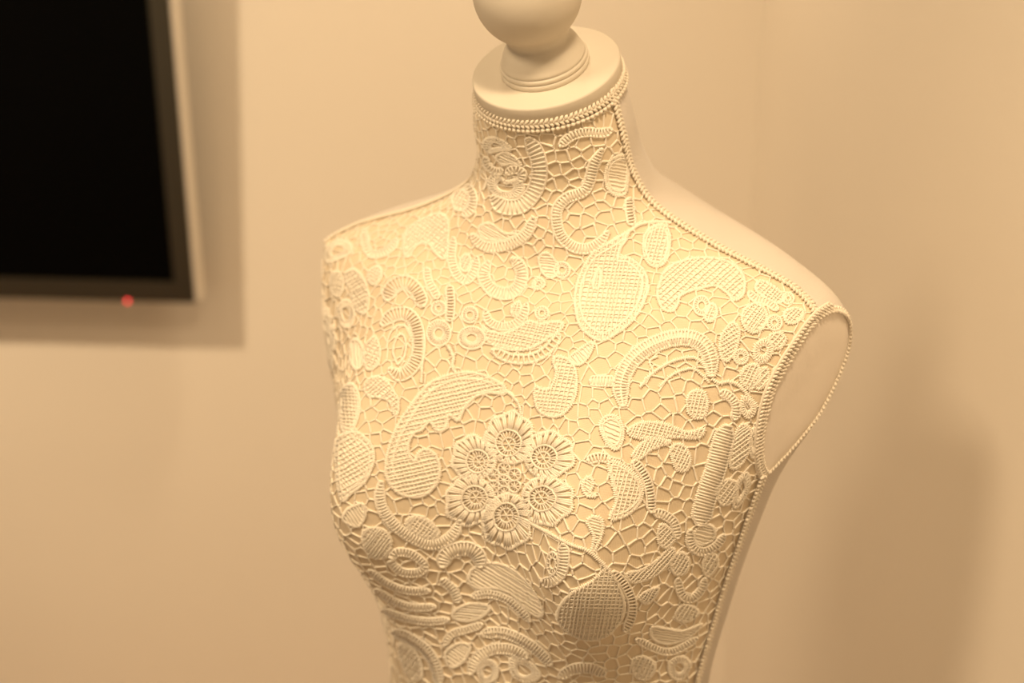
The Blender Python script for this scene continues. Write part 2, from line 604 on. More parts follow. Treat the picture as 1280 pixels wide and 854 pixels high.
#LACE-BEGIN
# ------------------------------------------------------------------ lace
# The lace chart is drawn as the pattern is seen on the chest; every stitch is then laid onto the
# curved front of the form as real thread with its own thickness.
WF = place(PF)                                            # front surface in the room
BVH = BVHTree.FromPolygons([tuple(p) for p in WF.reshape(-1, 3)], [tuple(q) for q in lf.tolist()])


def project(P):
    d = np.asarray(P) - CO
    z = d @ FW
    return np.stack([640 + FPX * (d @ RT) / z, 427 - FPX * (d @ UP) / z], -1)


def lay(pts):
    """chart points -> (points on the form, normals); gaps split the line"""
    runs, cur = [], []
    o = Vector(CO)
    for x, y in pts:
        d = Vector(FW + RT * (x - 640) / FPX - UP * (y - 427) / FPX).normalized()
        h, n, i, dd = BVH.ray_cast(o, d)
        if h is None:
            if len(cur) > 1:
                runs.append(cur)
            cur = []
            continue
        if n.dot(d) > 0:
            n = -n
        if cur and (h - cur[-1][0]).length > .02:
            if len(cur) > 1:
                runs.append(cur)
            cur = []
        cur.append((h, n))
    if len(cur) > 1:
        runs.append(cur)
    return [(np.array([p[0] for p in r]), np.array([p[1] for p in r])) for r in runs]


class Stamp:
    """lays chart points around an anchor on the form that the chart itself does not reach"""

    def __init__(s, p, scale=.00058, rot=0.0, size=40):
        h, n, i, dd = BVH.find_nearest(Vector(p))
        s.h, s.n, s.size, s.sc = h, n, size, scale
        if n.dot(Vector((FX, FY, h.z)) - h) > 0:
            s.n = -n
        a = Vector((0, 0, 1)).cross(s.n).normalized()
        b = s.n.cross(a)
        c, q = math.cos(rot), math.sin(rot)
        s.a, s.b = a * c + b * q, b * c - a * q

    def __call__(s, pts):
        out = []
        for x, y in pts:
            h, n, i, dd = BVH.find_nearest(s.h + s.a * (x * s.sc) + s.b * (-y * s.sc))
            if n.dot(s.n) < 0:
                n = -n
            out.append((h, n))
        return [(np.array([p[0] for p in out]), np.array([p[1] for p in out]))] if len(out) > 1 else []


def smooth(pts, closed=False, step=3.0):
    """Catmull-Rom through the points, resampled evenly"""
    p = np.asarray(pts, float)
    n = len(p)
    if closed:
        t = np.arange(0, n, .1)
        i = np.floor(t).astype(int)
        g = lambda k: p[k % n]
    else:
        t = np.arange(0, n - 1 + 1e-6, .1)
        i = np.minimum(np.floor(t).astype(int), n - 2)
        g = lambda k: p[np.clip(k, 0, n - 1)]
    u = (t - i)[:, None]
    p0, p1, p2, p3 = g(i - 1), g(i), g(i + 1), g(i + 2)
    q = .5 * (2 * p1 + (p2 - p0) * u + (2 * p0 - 5 * p1 + 4 * p2 - p3) * u**2 + (3 * p1 - p0 - 3 * p2 + p3) * u**3)
    if closed:
        q = np.concatenate([q, q[:1]])
    d = np.concatenate([[0], np.cumsum(np.linalg.norm(np.diff(q, axis=0), axis=1))])
    m = max(3, int(d[-1] / step) + 1)
    s = np.linspace(0, d[-1], m)
    return np.stack([np.interp(s, d, q[:, 0]), np.interp(s, d, q[:, 1])], 1)


def inside(P, poly):
    x, y = P[:, 0], P[:, 1]
    a, b = poly, np.roll(poly, -1, 0)
    r = np.zeros(len(P), bool)
    for (x0, y0), (x1, y1) in zip(a, b):
        if y0 == y1:
            continue
        c = ((y0 > y) != (y1 > y)) & (x < (x1 - x0) * (y - y0) / (y1 - y0) + x0)
        r ^= c
    return r


poly_in = inside
MASKS = []            # chart outlines that the ground net leaves free
STAMPS = []           # (anchor, radius)
lace = None
MM = .001


def cord(s, pts, mapper, r=1.25, lift=.75, beat=3.4, step=1.15, closed=False):
    """corded outline with a wrapped, stitched surface"""
    if len(pts) < 3:
        return
    q = smooth(pts, closed, step) if len(pts) < 40 else pts
    for P, N in mapper(q):
        n = len(P)
        L = np.concatenate([[0], np.cumsum(np.linalg.norm(np.diff(P, axis=0), axis=1))]) / .0006
        rr = r * .9 * MM * (1 + .22 * np.sin(L * 2 * math.pi / beat + random.random() * 6)) * (1 + .05 * rng.standard_normal(n))
        if r < 1.2 or n < 4:
            s.tube(P + N * (lift * MM), N, rr, 6, .95)
            continue
        # main outlines: a core wrapped with satin stitches lying across it
        s.tube(P + N * (lift * .8 * MM), N, rr * .8, 5, .95)
        Pq, Nq = resample(P, N, .00155)
        Tq = np.gradient(Pq, axis=0)
        Tq /= np.linalg.norm(Tq, axis=1)[:, None] + 1e-12
        Sq = np.cross(Nq, Tq) + .22 * Tq
        m_ = len(Pq)
        ln = (1.45 + .16 * rng.standard_normal((m_, 1))) * r * MM
        off = .14 * rng.standard_normal((m_, 1)) * MM
        s.seeds(Pq + Nq * (lift * MM) + Sq * off, Sq * ln, Tq * (.66 * MM), Nq * (.72 * r * MM))


def thread(s, pts, mapper, r=.6, lift=.6, k=4):
    for P, N in mapper(pts):
        s.tube(P + N * (lift * MM), N, r * MM, k)


def line(a, b, step=4.0):
    a, b = np.array(a, float), np.array(b, float)
    n = max(2, int(np.linalg.norm(b - a) / step) + 1)
    return a + (b - a) * np.linspace(0, 1, n)[:, None]


def offset(c, d):
    t = np.gradient(c, axis=0)
    t /= np.linalg.norm(t, axis=1)[:, None] + 1e-9
    n = np.stack([-t[:, 1], t[:, 0]], 1)
    return c + n * np.asarray(d).reshape(-1, 1)


def fill(s, poly, mapper, g=2.6, lift=.4):
    """closely stitched ground inside a motif"""
    lo, hi = poly.min(0), poly.max(0)
    nx, ny = int((hi[0] - lo[0]) / g) + 2, int((hi[1] - lo[1]) / g) + 2
    xs, ys = lo[0] + g * (np.arange(nx) - .5), lo[1] + g * (np.arange(ny) - .5)
    X, Y = np.meshgrid(xs, ys, indexing='ij')
    C = np.stack([X + g / 2, Y + g / 2], -1).reshape(-1, 2)
    ins = inside(C, poly).reshape(nx, ny)
    idx, V, F = {}, [], []
    for i, j in zip(*np.where(ins)):
        q = []
        for a, b in ((i, j), (i, j + 1), (i + 1, j + 1), (i + 1, j)):
            if (a, b) not in idx:
                x, y = lo[0] + g * (a - .5), lo[1] + g * (b - .5)
                r = mapper([(x, y), (x + .01, y)])
                if r:
                    idx[a, b] = len(V)
                    V.append(r[0][0][0] + r[0][1][0] * lift * MM)
                else:
                    idx[a, b] = -1
            q.append(idx[a, b])
        if min(q) >= 0:
            F.append([s.n + k for k in q])
    if V:
        F = [q for q in F if max(np.linalg.norm(V[q[0] - s.n] - V[q[2] - s.n]), np.linalg.norm(V[q[1] - s.n] - V[q[3] - s.n])) < .02]
        s.v.append(np.array(V))
        s.f += F
        s.n += len(V)


def hatch(s, poly, mapper, ang, gap=5.0, r=.55, lift=.9, wob=.25):
    c, q = math.cos(ang), math.sin(ang)
    R = np.array([[c, q], [-q, c]])
    pr = poly @ R.T
    y = pr[:, 1].min() + gap * .5
    while y < pr[:, 1].max():
        xs = []
        a, b = pr, np.roll(pr, -1, 0)
        m = (a[:, 1] > y) != (b[:, 1] > y)
        xs = np.sort(a[m, 0] + (y - a[m, 1]) / (b[m, 1] - a[m, 1]) * (b[m, 0] - a[m, 0]))
        for x0, x1 in zip(xs[::2], xs[1::2]):
            if x1 - x0 > 3:
                ln = line((x0, y), (x1, y), 3.5)
                ln[:, 1] += wob * rng.standard_normal(len(ln)) * 1.2
                thread(s, ln @ R, mapper, r * (1 + .25 * random.random()), lift)
        y += gap * (1 + .16 * rng.standard_normal())
    return


def part(s, name, label=None):
    o = s.build(name, M['cord'], lace, xf=unplace)
    if o and label:
        tag(o, label)
    return o


def mask(poly, mapper):
    if mapper is lay:
        MASKS.append(np.asarray(poly))


def leaf(pts, gap=5.0, ang=0.0, cross=True, inner=0, mapper=lay, name='leaf_motif', r=1.3, label=None, vein=False):
    s = Soup()
    p = smooth(pts, True, 2.0)
    mask(p, mapper)
    cord(s, p, mapper, r)
    c = p.mean(0)
    if name == 'leaf_motif' and not inner and cross and random.random() < .32:
        # open centre: stitches run from the outline to an inner eyelet
        i_ = c + (p - c) * (.42 + .12 * random.random())
        fill(s, np.concatenate([p, i_[::-1]]), mapper)
        cord(s, i_, mapper, 1.0)
        for q in range(0, len(p) - 1, 2):
            thread(s, np.array([p[q], (p[q] + i_[q]) / 2, i_[q]]), mapper, .72, .95, 5)
        thread(s, np.array([i_[0], c, i_[len(p) // 2]]), mapper, .55, .6)
        return part(s, name, label)
    if inner:
        sz = np.sqrt(((p - c)**2).sum(1)).mean()
        cord(s, c + (p - c) * (1 - inner / sz), mapper, r * .75)
        for a, b in zip(p[::2], (c + (p - c) * (1 - inner / sz))[::2]):
            thread(s, np.array([a, b]), mapper, .5, .9)
    fill(s, p, mapper)
    hatch(s, p, mapper, ang, gap)
    if cross:
        hatch(s, p, mapper, ang + math.pi / 2 + .15, gap * 1.15, lift=1.2)
    if vein:
        i = len(p) // 2
        cord(s, [p[0], (p[0] + p[i]) / 2 + rng.standard_normal(2) * 2, p[i]], mapper, r * .8)
    return part(s, name, label)


def band(pts, half=6.0, gap=3.6, closed=False, mapper=lay, name='scroll_band', r=1.15, mid=False, taper=True, label=None):
    """two corded edges joined by close rungs"""
    s = Soup()
    c = smooth(pts, closed, 1.3)
    n = len(c)
    h = np.full(n, float(half))
    if taper and not closed:
        u = np.linspace(0, 1, n)
        h *= np.clip(np.minimum(u, 1 - u) * 7 + .35, 0, 1)
    a, b = offset(c, h), offset(c, -h)
    mask(np.concatenate([offset(c, h + 1), offset(c, -h - 1)[::-1]]), mapper)
    if random.random() < .5 or half < 5:
        fill(s, np.concatenate([a, b[::-1]]), mapper)
    cord(s, a, mapper, r)
    cord(s, b, mapper, r * .9)
    if mid:
        cord(s, c, mapper, r * .7)
    k = max(3, int(round(gap * 1.25 / 1.3)))
    for i in range(k // 2, n, k):
        x, y = a[i] + rng.standard_normal(2) * .3, b[i]
        thread(s, np.array([x, (x + y) / 2, y]), mapper, .8, 1.0, 5)
    if not closed:
        for i in (0, -1):
            thread(s, np.array([a[i], (a[i] + b[i]) / 2, b[i]]), mapper, r * .9, 1.1, 6)
    return part(s, name, label)


def circle(c, rx, ry=None, n=14, a0=0.0, wob=0.0):
    ry = ry or rx
    a = np.linspace(0, 2 * math.pi, n, endpoint=False) + a0
    k = 1 + wob * rng.standard_normal(n)
    return np.stack([c[0] + rx * k * np.cos(a), c[1] + ry * k * np.sin(a)], 1)


def ring(c, ro, ri=None, ry=None, mapper=lay, name='ring_motif', label=None):
    s = Soup()
    ry = ry or ro
    ri = ri if ri is not None else ro * .5
    o, i = circle(c, ro, ry), circle(c, ri, ri * ry / ro)
    mask(smooth(o, True), mapper)
    cord(s, o, mapper, 1.1, closed=True)
    cord(s, i, mapper, .95, closed=True)
    fill(s, np.concatenate([smooth(o, True), smooth(i, True)[::-1]]), mapper)
    k = max(8, int(2 * math.pi * ro / 3.4))
    for q in range(k):
        a = 2 * math.pi * q / k
        d = np.array([math.cos(a), math.sin(a) * ry / ro])
        thread(s, np.array([c + d * ri, c + d * ro]), mapper, .6, 1.0)
    return part(s, name, label)


def stroke(pts, r=1.3, mapper=lay, name='cord_line'):
    s = Soup()
    cord(s, pts, mapper, r)
    return part(s, name)


def flower(c, petals, mapper=lay, label=None):
    """petals: (dx, dy, rx, ry)"""
    s = Soup()
    c = np.array(c, float)
    for dx, dy, rx, ry in petals:
        pc = c + (dx, dy)
        th = math.atan2(dy, dx)
        n = 60
        a = np.linspace(0, 2 * math.pi, n, endpoint=False)
        rel = a - th
        lob = 1 + .06 * np.cos(rel * 7) * np.clip(np.cos(rel) + .6, 0, 1) + .03 * np.sin(rel * 3 + dx)
        o = np.stack([pc[0] + rx * lob * np.cos(a), pc[1] + ry * lob * np.sin(a)], 1)
        o = np.concatenate([o, o[:1]])
        mask(o, mapper)
        sh = np.array([math.cos(th), math.sin(th)]) * -6
        base_ = circle(pc, rx, ry, n, wob=.02)
        base_ = np.concatenate([base_, base_[:1]])
        i1 = pc + sh + (base_ - pc) * .53
        i2 = pc + sh * 1.3 + (base_ - pc) * .27
        cord(s, smooth(o, False, 1.15), mapper, 1.5)
        cord(s, smooth(i1, False, 1.15), mapper, 1.0, 1.3)
        cord(s, smooth(i2, False, 1.15), mapper, .9)
        k = int(2 * math.pi * (rx + ry) / 2 / 4.3)
        for q in range(k):
            f = q / k * (n)
            j = int(f) % n
            thread(s, np.array([i1[j], (i1[j] + o[j]) / 2, o[j]]), mapper, .95, .9, 5)
            if q % 2 == 0:
                thread(s, np.array([i2[j], i1[j]]), mapper, .6, 1.0)
        for q in range(3):
            j = int((q / 6) * n)
            thread(s, line(i2[j], i2[(j + n // 2) % n]), mapper, .6, .8)
    for q in range(6):
        a = math.radians(30 + 60 * q)
        pc = c + np.array([math.cos(a) * 15.5, math.sin(a) * 14.5])
        o = circle(pc, 7.5, 7.5, 10, wob=.06)
        cord(s, o, mapper, .95, closed=True)
        for k in range(4):
            b = math.pi * k / 4
            d = np.array([math.cos(b), math.sin(b)]) * 7
            thread(s, np.array([pc - d, pc, pc + d]), mapper, .5, .8)
    cord(s, circle(c, 7, 7, 10), mapper, 1.0, closed=True)
    for k in range(4):
        b = math.pi * k / 4
        d = np.array([math.cos(b), math.sin(b)]) * 7
        thread(s, np.array([c - d, c, c + d]), mapper, .6, .9)
    mask(circle(c, 22), mapper)
    return part(s, 'flower_motif', label)


# the net is built last, its object stands first in the tree
lace = obj('lace_panel', np.zeros((0, 3)), [], M['lace'], form)
tag(lace, 'cream guipure lace net covering the whole front')

# --- chest flower and great scroll
flower((631, 601), [(7, -53, 30, 31), (56, -32, 30, 28), (54, 25, 31, 29), (4, 51, 30, 33), (-42, 25, 31, 30), (-38, -28, 27, 27)],
       label='large six-petalled lace flower in the middle of the chest')
leaf([(631, 483), (612, 472), (590, 466), (566, 468), (540, 478), (526, 492), (512, 510), (498, 531), (488, 555), (483, 576), (484, 597), (496, 614), (514, 621),
      (532, 618), (546, 604), (550, 586), (545, 569), (533, 562), (523, 567), (519, 577), (511, 568), (511, 554), (518, 541), (528, 537), (537, 527), (547, 538), (558, 534),
      (561, 518), (573, 526), (580, 512), (592, 498), (610, 491), (630, 492)], 4.6, 1.2, True, name='paisley_motif', r=1.5, label='large curled paisley left of the chest flower')
stroke([(628, 486), (640, 494), (649, 505), (652, 518)], 1.4)
stroke([(618, 480), (594, 474), (568, 476), (544, 486), (530, 499), (518, 516), (505, 537), (496, 558), (491, 578), (494, 594)], 1.25)
# --- throat
band([(660, 172), (672, 194), (675, 217), (668, 240), (652, 257), (630, 258), (616, 246)], 9, 4.2, name='ribbed_band')
band([(634, 216), (644, 211), (654, 216), (652, 226)], 4.5, 2.8)
leaf([(622, 196), (632, 190), (644, 196), (652, 206), (640, 204), (628, 206)], 3.4, .4, False, name='striped_leaf')
band([(608, 196), (612, 208), (622, 214), (630, 212)], 4, 2.8)
stroke([(604, 214), (610, 224), (606, 236)], 1.3)
leaf([(612, 228), (620, 216), (634, 226), (648, 224), (656, 234), (646, 246), (628, 246), (616, 240)], 3.8, .2)
leaf([(606, 178), (616, 172), (630, 176), (640, 186), (624, 188), (610, 190)], 4, .4)
band([(668, 272), (660, 290), (645, 302), (622, 309), (603, 306), (590, 294)], 5.5, 2.6, name='scroll_band', r=1.4)
leaf([(600, 284), (614, 280), (632, 292), (646, 292), (634, 300), (614, 300), (602, 296)], 3.2, .5, False)
band([(752, 186), (742, 205), (736, 228), (728, 240), (708, 248), (697, 262), (697, 282), (704, 298), (718, 309), (735, 311), (750, 303), (760, 290)], 6, 3.0)
leaf([(782, 194), (768, 196), (759, 206), (756, 222), (760, 236), (770, 244), (781, 242), (784, 228), (785, 210)], 4.6, .2, False, inner=4)
band([(700, 182), (714, 170), (732, 165), (752, 166), (764, 162)], 5, 3.0)
band([(786, 248), (787, 264), (790, 282)], 5, 3.0)
band([(585, 232), (592, 246), (590, 262), (580, 270)], 5, 3)
leaf([(566, 246), (578, 238), (588, 248), (582, 262), (570, 262)], 4, .4)
# --- upper chest
band([(612, 328), (605, 343), (610, 357), (622, 366), (638, 367), (649, 358), (653, 343), (648, 330), (640, 324)], 7, 2.9, r=1.35)
leaf([(786, 290), (762, 304), (742, 316), (729, 336), (721, 358), (719, 380), (724, 404), (736, 419), (752, 426), (770, 418), (790, 402), (802, 384), (809, 364), (808, 346),
      (800, 333), (786, 323), (774, 322), (776, 306)], 5.0, 0.05, True, inner=7, name='paisley_motif', r=1.5, label='broad cross-hatched paisley below the neck seam')
leaf([(748, 336), (741, 352), (744, 362), (750, 358), (752, 342)], 3, 0, name='tongue_motif')
stroke([(786, 290), (800, 281), (818, 278), (838, 279)], 1.5)
leaf([(804, 312), (806, 294), (816, 284), (830, 282), (837, 294), (836, 316), (830, 330), (818, 334), (808, 326)], 4.2, .1, True, inner=4)
leaf([(822, 370), (824, 356), (832, 338), (850, 328), (874, 323), (900, 325), (920, 334), (930, 350), (928, 370), (917, 376), (908, 366), (894, 358), (880, 360), (864, 364),
      (850, 371), (847, 381), (840, 390), (828, 386)], 4.6, .7, True, name='paisley_motif', r=1.4, label='arched paisley under the shoulder seam')
ring((877, 383), 10, 5, 12)
leaf([(884, 386), (892, 380), (896, 392), (890, 402), (882, 400)], 4, .2)
band([(779, 508), (776, 482), (785, 458), (801, 441), (820, 430), (842, 423), (864, 423), (880, 432), (888, 450), (890, 470)], 9, 2.8, mid=True, name='fan_band', r=1.4,
     label='wide stitched fan arch on the far side of the chest')
stroke([(800, 484), (812, 470), (828, 458), (846, 450), (866, 447), (880, 456), (886, 470)], 1.4)
stroke([(824, 484), (836, 472), (850, 464), (866, 461), (878, 469), (886, 478)], 1.2)
stroke([(806, 474), (816, 466), (812, 452), (822, 446)], 1.1)
stroke([(890, 474), (900, 479), (910, 477), (924, 482), (936, 496), (946, 508)], 1.5)
leaf([(860, 514), (859, 498), (864, 490), (874, 488), (882, 494), (884, 510), (878, 522), (868, 522)], 4.2, .1, True)
leaf([(670, 484), (669, 498), (674, 513), (688, 521), (704, 518), (716, 504), (721, 486), (720, 464), (712, 451), (700, 446), (692, 450), (696, 466), (692, 480), (686, 487), (678, 487)],
     4.2, .1, True, name='paisley_motif', r=1.4, label='small hooked paisley above the chest flower')
leaf([(712, 449), (724, 438), (741, 428), (738, 443), (725, 457)], 4, .9, False)
leaf([(603, 408), (614, 415), (632, 417), (650, 409), (662, 402), (676, 406), (690, 403), (704, 404), (701, 413), (684, 424), (670, 433), (652, 438), (630, 436), (612, 428)], 4.0, .2, True,
     name='swag_motif', r=1.4)
band([(616, 438), (638, 448), (662, 449), (681, 441), (692, 430), (700, 419)], 5, 5.5, name='swag_band', r=1.5)
band([(607, 388), (612, 402), (628, 409), (645, 405), (655, 394), (659, 380)], 4.5, 2.8)
ring((678, 392), 8, 4)
ring((703, 338), 10, 5)
leaf([(674, 322), (684, 316), (696, 328), (698, 342), (688, 348), (678, 340)], 3.6, .1, False)
leaf([(668, 352), (676, 348), (682, 356), (674, 362), (666, 360)], 3, .1)
leaf([(640, 384), (650, 378), (652, 390), (642, 396)], 3, .1)
# --- far shoulder and flank
band([(484, 376), (491, 360), (507, 354), (521, 364), (530, 384)], 8, 2.8, name='fan_band', r=1.3)
leaf([(506, 318), (506, 298), (514, 284), (530, 274), (550, 268), (560, 276), (561, 300), (557, 324), (546, 318), (537, 306), (526, 304), (518, 312), (512, 322)], 4.4, .6, True,
     name='paisley_motif', label='soft paisley on the far shoulder')
band([(456, 288), (458, 308), (466, 319), (484, 315), (498, 300)], 4.5, 2.8)
leaf([(408, 314), (420, 302), (436, 304), (440, 316), (424, 324), (410, 328)], 4, .3)
leaf([(432, 344), (444, 338), (456, 350), (462, 372), (458, 392), (446, 386), (440, 366)], 4, .9, True)
leaf([(414, 346), (424, 340), (430, 354), (426, 370), (416, 366)], 4, .2)
leaf([(424, 384), (436, 376), (444, 392), (440, 408), (428, 406)], 4, .4)
band([(478, 407), (492, 395), (508, 393), (519, 404), (524, 425), (522, 446), (513, 462), (500, 469), (487, 462)], 7.5, 3.0, r=1.3, name='scroll_band')
stroke([(484, 436), (487, 420), (496, 409), (507, 408), (514, 418)], 1.2)
stroke([(497, 456), (492, 440), (496, 424), (503, 418), (508, 428), (506, 446), (498, 456)], 1.3)
stroke([(530, 420), (530, 440), (528, 460), (527, 478)], 1.4)
leaf([(456, 486), (460, 476), (472, 471), (484, 476), (492, 488), (498, 500), (498, 516), (493, 518), (488, 503), (476, 497), (464, 496)], 4, .7, True)
leaf([(430, 486), (442, 481), (450, 497), (449, 520), (440, 540), (430, 540), (426, 520), (426, 500)], 4, 1.5, True, inner=4)
leaf([(440, 428), (448, 426), (455, 438), (454, 456), (446, 462), (439, 450)], 4, 1.5, False)
leaf([(460, 430), (470, 422), (476, 440), (472, 458), (460, 462), (456, 446)], 4, .4)
band([(568, 298), (565, 322), (571, 343), (583, 351), (593, 340), (597, 322)], 5, 3.0)
leaf([(576, 326), (584, 318), (590, 328), (584, 340), (576, 336)], 3.4, .4)
ring((549, 386), 9, 4)
band([(562, 358), (564, 380), (562, 402)], 5, 3.0)
ring((588, 394), 10, 5)
ring((549, 417), 15, 6, 16, label='thick round lace eyelet')
ring((590, 423), 17, 7, 14)
stroke([(560, 432), (567, 446), (566, 458), (570, 466)], 1.8)
band([(534, 336), (536, 352), (544, 366), (548, 374)], 4.5, 3)
leaf([(462, 340), (474, 334), (478, 346), (470, 356), (462, 352)], 3.6, .5)
leaf([(424, 548), (444, 540), (458, 548), (467, 562), (466, 582), (456, 603), (440, 616), (428, 626), (422, 600), (421, 570)], 4.6, .9, True, inner=6, name='paisley_motif')
leaf([(430, 650), (434, 638), (444, 632), (454, 630), (456, 646), (447, 658)], 3.6, 1.0, False)
band([(477, 602), (475, 622), (482, 642), (498, 660), (516, 672), (536, 680), (554, 677), (568, 666), (576, 650)], 5.5, 2.8, r=1.4, name='cradle_band')
leaf([(508, 652), (520, 644), (536, 650), (548, 663), (546, 671), (528, 671), (513, 662)], 3.6, .5, True, inner=3)
band([(553, 708), (557, 694), (572, 686), (588, 686), (599, 694), (602, 708)], 8, 2.8, name='shell_band', r=1.3)
band([(490, 697), (496, 690), (512, 691), (526, 700), (531, 708), (523, 715), (505, 715), (493, 707), (489, 700)], 4.5, 2.8, taper=False)
leaf([(455, 664), (475, 660), (488, 672), (486, 690), (472, 698), (458, 688)], 3.4, .5, True)
leaf([(590, 713), (606, 704), (630, 706), (650, 718), (668, 738), (680, 764), (672, 770), (655, 758), (640, 742), (620, 735), (600, 735), (588, 728)], 4.0, .55, False,
     name='striped_leaf', r=1.3)
# --- near side, lower chest
band([(705, 680), (706, 700), (702, 717), (689, 727), (678, 726)], 6, 2.9)
ring((692, 704), 7, 3.5, 14)
leaf([(757, 709), (740, 726), (717, 740), (701, 758), (698, 774), (712, 790), (732, 799), (756, 795), (770, 782), (778, 768), (779, 752), (772, 730), (762, 714)], 4.4, 0.02, True,
     name='paisley_motif', r=1.4, label='finely ribbed paisley below the near bust')
band([(765, 714), (780, 731), (789, 752), (788, 771), (780, 788)], 5, 2.9)
stroke([(660, 652), (686, 666), (712, 680), (738, 690), (758, 710)], 1.5)
leaf([(734, 652), (742, 646), (752, 650), (752, 668), (743, 688), (739, 690), (742, 670)], 4, .3, False)
leaf([(761, 578), (776, 580), (792, 592), (802, 608), (800, 626), (786, 641), (772, 648), (762, 647), (770, 626), (766, 606)], 4.6, .1, True, inner=4, name='paisley_motif',
     r=1.5, label='cross-hatched teardrop right of the chest flower')
band([(792, 576), (806, 596), (812, 618), (813, 640)], 5, 3.0)
leaf([(790, 570), (800, 556), (815, 548), (838, 552), (826, 557), (812, 563), (800, 573)], 3.0, .3, True)
leaf([(784, 540), (800, 529), (830, 530), (858, 540), (880, 536), (872, 547), (840, 546), (800, 548)], 3.8, .2, True)
leaf([(750, 530), (760, 520), (772, 522), (779, 536), (776, 556), (767, 562), (755, 548)], 4.6, .4, False, inner=4)
band([(738, 477), (752, 477), (768, 477)], 6, 3.2)
band([(735, 576), (748, 572), (762, 574)], 5, 3.0)
leaf([(728, 606), (736, 596), (742, 604), (738, 616), (746, 620), (734, 620)], 3.4, .6, False)
band([(910, 532), (902, 556), (894, 586), (885, 612), (878, 636), (874, 656)], 12, 3.0, name='ribbed_band', r=1.3, label='tall ribbed lace leaf beside the armhole')
leaf([(918, 545), (928, 530), (938, 540), (934, 566), (922, 584), (912, 580)], 4, .8, True)
leaf([(894, 612), (906, 600), (920, 604), (918, 624), (902, 630)], 4, .5, True)
leaf([(922, 600), (932, 590), (936, 606), (928, 624), (918, 634), (916, 618)], 4, .9, True)
band([(862, 662), (863, 680), (876, 689), (892, 683), (905, 668)], 4.5, 2.8, r=1.3)
leaf([(868, 664), (878, 656), (890, 658), (892, 672), (878, 680), (868, 676)], 4.6, .2, False)
leaf([(814, 783), (830, 785), (852, 788), (876, 780), (860, 796), (836, 804), (816, 798)], 3.6, .15, False, name='striped_leaf')
band([(794, 798), (816, 809), (834, 814), (850, 809), (870, 797)], 4, 2.8)
leaf([(782, 717), (800, 712), (820, 700), (836, 685), (842, 690), (832, 708), (812, 722), (790, 727)], 3.8, .6, True)
band([(846, 722), (850, 741), (862, 748), (875, 737), (880, 722)], 4.5, 2.8)
leaf([(798, 746), (808, 738), (822, 734), (818, 746), (808, 754)], 3.6, .4, True)
leaf([(838, 700), (850, 690), (860, 700), (856, 716), (842, 716)], 3.8, .4, True)
leaf([(880, 696), (892, 692), (896, 706), (886, 720), (878, 712)], 3.8, .4, True)
leaf([(850, 756), (866, 758), (872, 768), (858, 776), (844, 772)], 3.8, .4, True)
band([(816, 640), (830, 644), (842, 654), (846, 672)], 5, 3)
leaf([(824, 656), (836, 660), (842, 674), (832, 684), (822, 676)], 3.8, .6, True)
leaf([(838, 560), (852, 556), (862, 570), (858, 588), (844, 584)], 3.8, .3, True)
# --- towards the near armhole
leaf([(930, 388), (946, 380), (958, 392), (954, 410), (940, 416), (928, 404)], 4, .5, True)
leaf([(902, 420), (914, 404), (924, 412), (920, 436), (908, 452), (900, 440)], 4, .9, True)
leaf([(944, 432), (958, 424), (966, 436), (956, 452), (944, 448)], 4, .3, True)
leaf([(930, 460), (946, 456), (950, 474), (938, 486), (926, 476)], 4, .3, True)
ring((968, 404), 9, 4)
ring((926, 446), 9, 4)
leaf([(950, 352), (966, 358), (980, 372), (972, 380), (956, 372), (944, 362)], 4, .6, True)
band([(936, 366), (944, 374), (958, 378), (972, 388)], 4, 3)
leaf([(980, 392), (992, 386), (1004, 390), (998, 402), (984, 404)], 4, .6, True)
leaf([(962, 420), (974, 416), (982, 424), (974, 436), (964, 432)], 4, .6, True)
leaf([(946, 466), (958, 460), (960, 474), (950, 486), (942, 480)], 4, .6, True)
leaf([(928, 496), (938, 500), (944, 512), (936, 522), (926, 512)], 4, .6, True)
band([(900, 490), (912, 496), (920, 508), (918, 524)], 5, 3)
leaf([(936, 546), (944, 534), (946, 556), (940, 572)], 4, .8, True)
ring((985, 374), 7, 3)
# --- under the bust
band([(492, 789), (512, 797), (532, 811), (545, 831), (550, 856)], 6.5, 2.8, mid=True)
leaf([(500, 806), (514, 808), (526, 824), (528, 846), (514, 848), (504, 830)], 4, .5, True)
band([(588, 842), (598, 822), (618, 811), (642, 812), (660, 822)], 6, 2.8, name='shell_band')
leaf([(598, 834), (610, 824), (622, 832), (620, 848), (604, 852)], 3.4, .4, True)
band([(602, 792), (626, 790), (650, 798), (672, 812), (690, 830)], 6, 2.8, mid=True)
leaf([(640, 822), (664, 828), (676, 844), (660, 852), (642, 844)], 3.6, .3, True)
band([(462, 712), (484, 728), (508, 737), (538, 738)], 4, 2.8)
band([(470, 736), (492, 750), (516, 758), (545, 758)], 4, 2.8)
band([(479, 762), (505, 771), (535, 776), (562, 774)], 4, 2.8, mid=True)
band([(552, 724), (566, 736), (574, 752)], 5, 2.8)
leaf([(570, 762), (590, 754), (612, 758), (604, 770), (584, 776), (568, 772)], 3.2, .1, False, name='striped_leaf')
band([(590, 745), (614, 742), (640, 752), (664, 776)], 4.5, 2.8, mid=True)
band([(556, 806), (566, 792), (586, 786), (604, 780)], 4, 2.8)
leaf([(558, 816), (574, 804), (588, 808), (580, 826), (564, 834)], 3.2, .6, False, name='striped_leaf')
band([(700, 846), (716, 836), (738, 834), (756, 842)], 6, 2.8, name='shell_band')
leaf([(790, 824), (806, 820), (818, 832), (810, 848), (794, 844)], 3.8, .3, True)
leaf([(836, 826), (852, 820), (862, 832), (852, 848), (838, 844)], 3.8, .3, True)

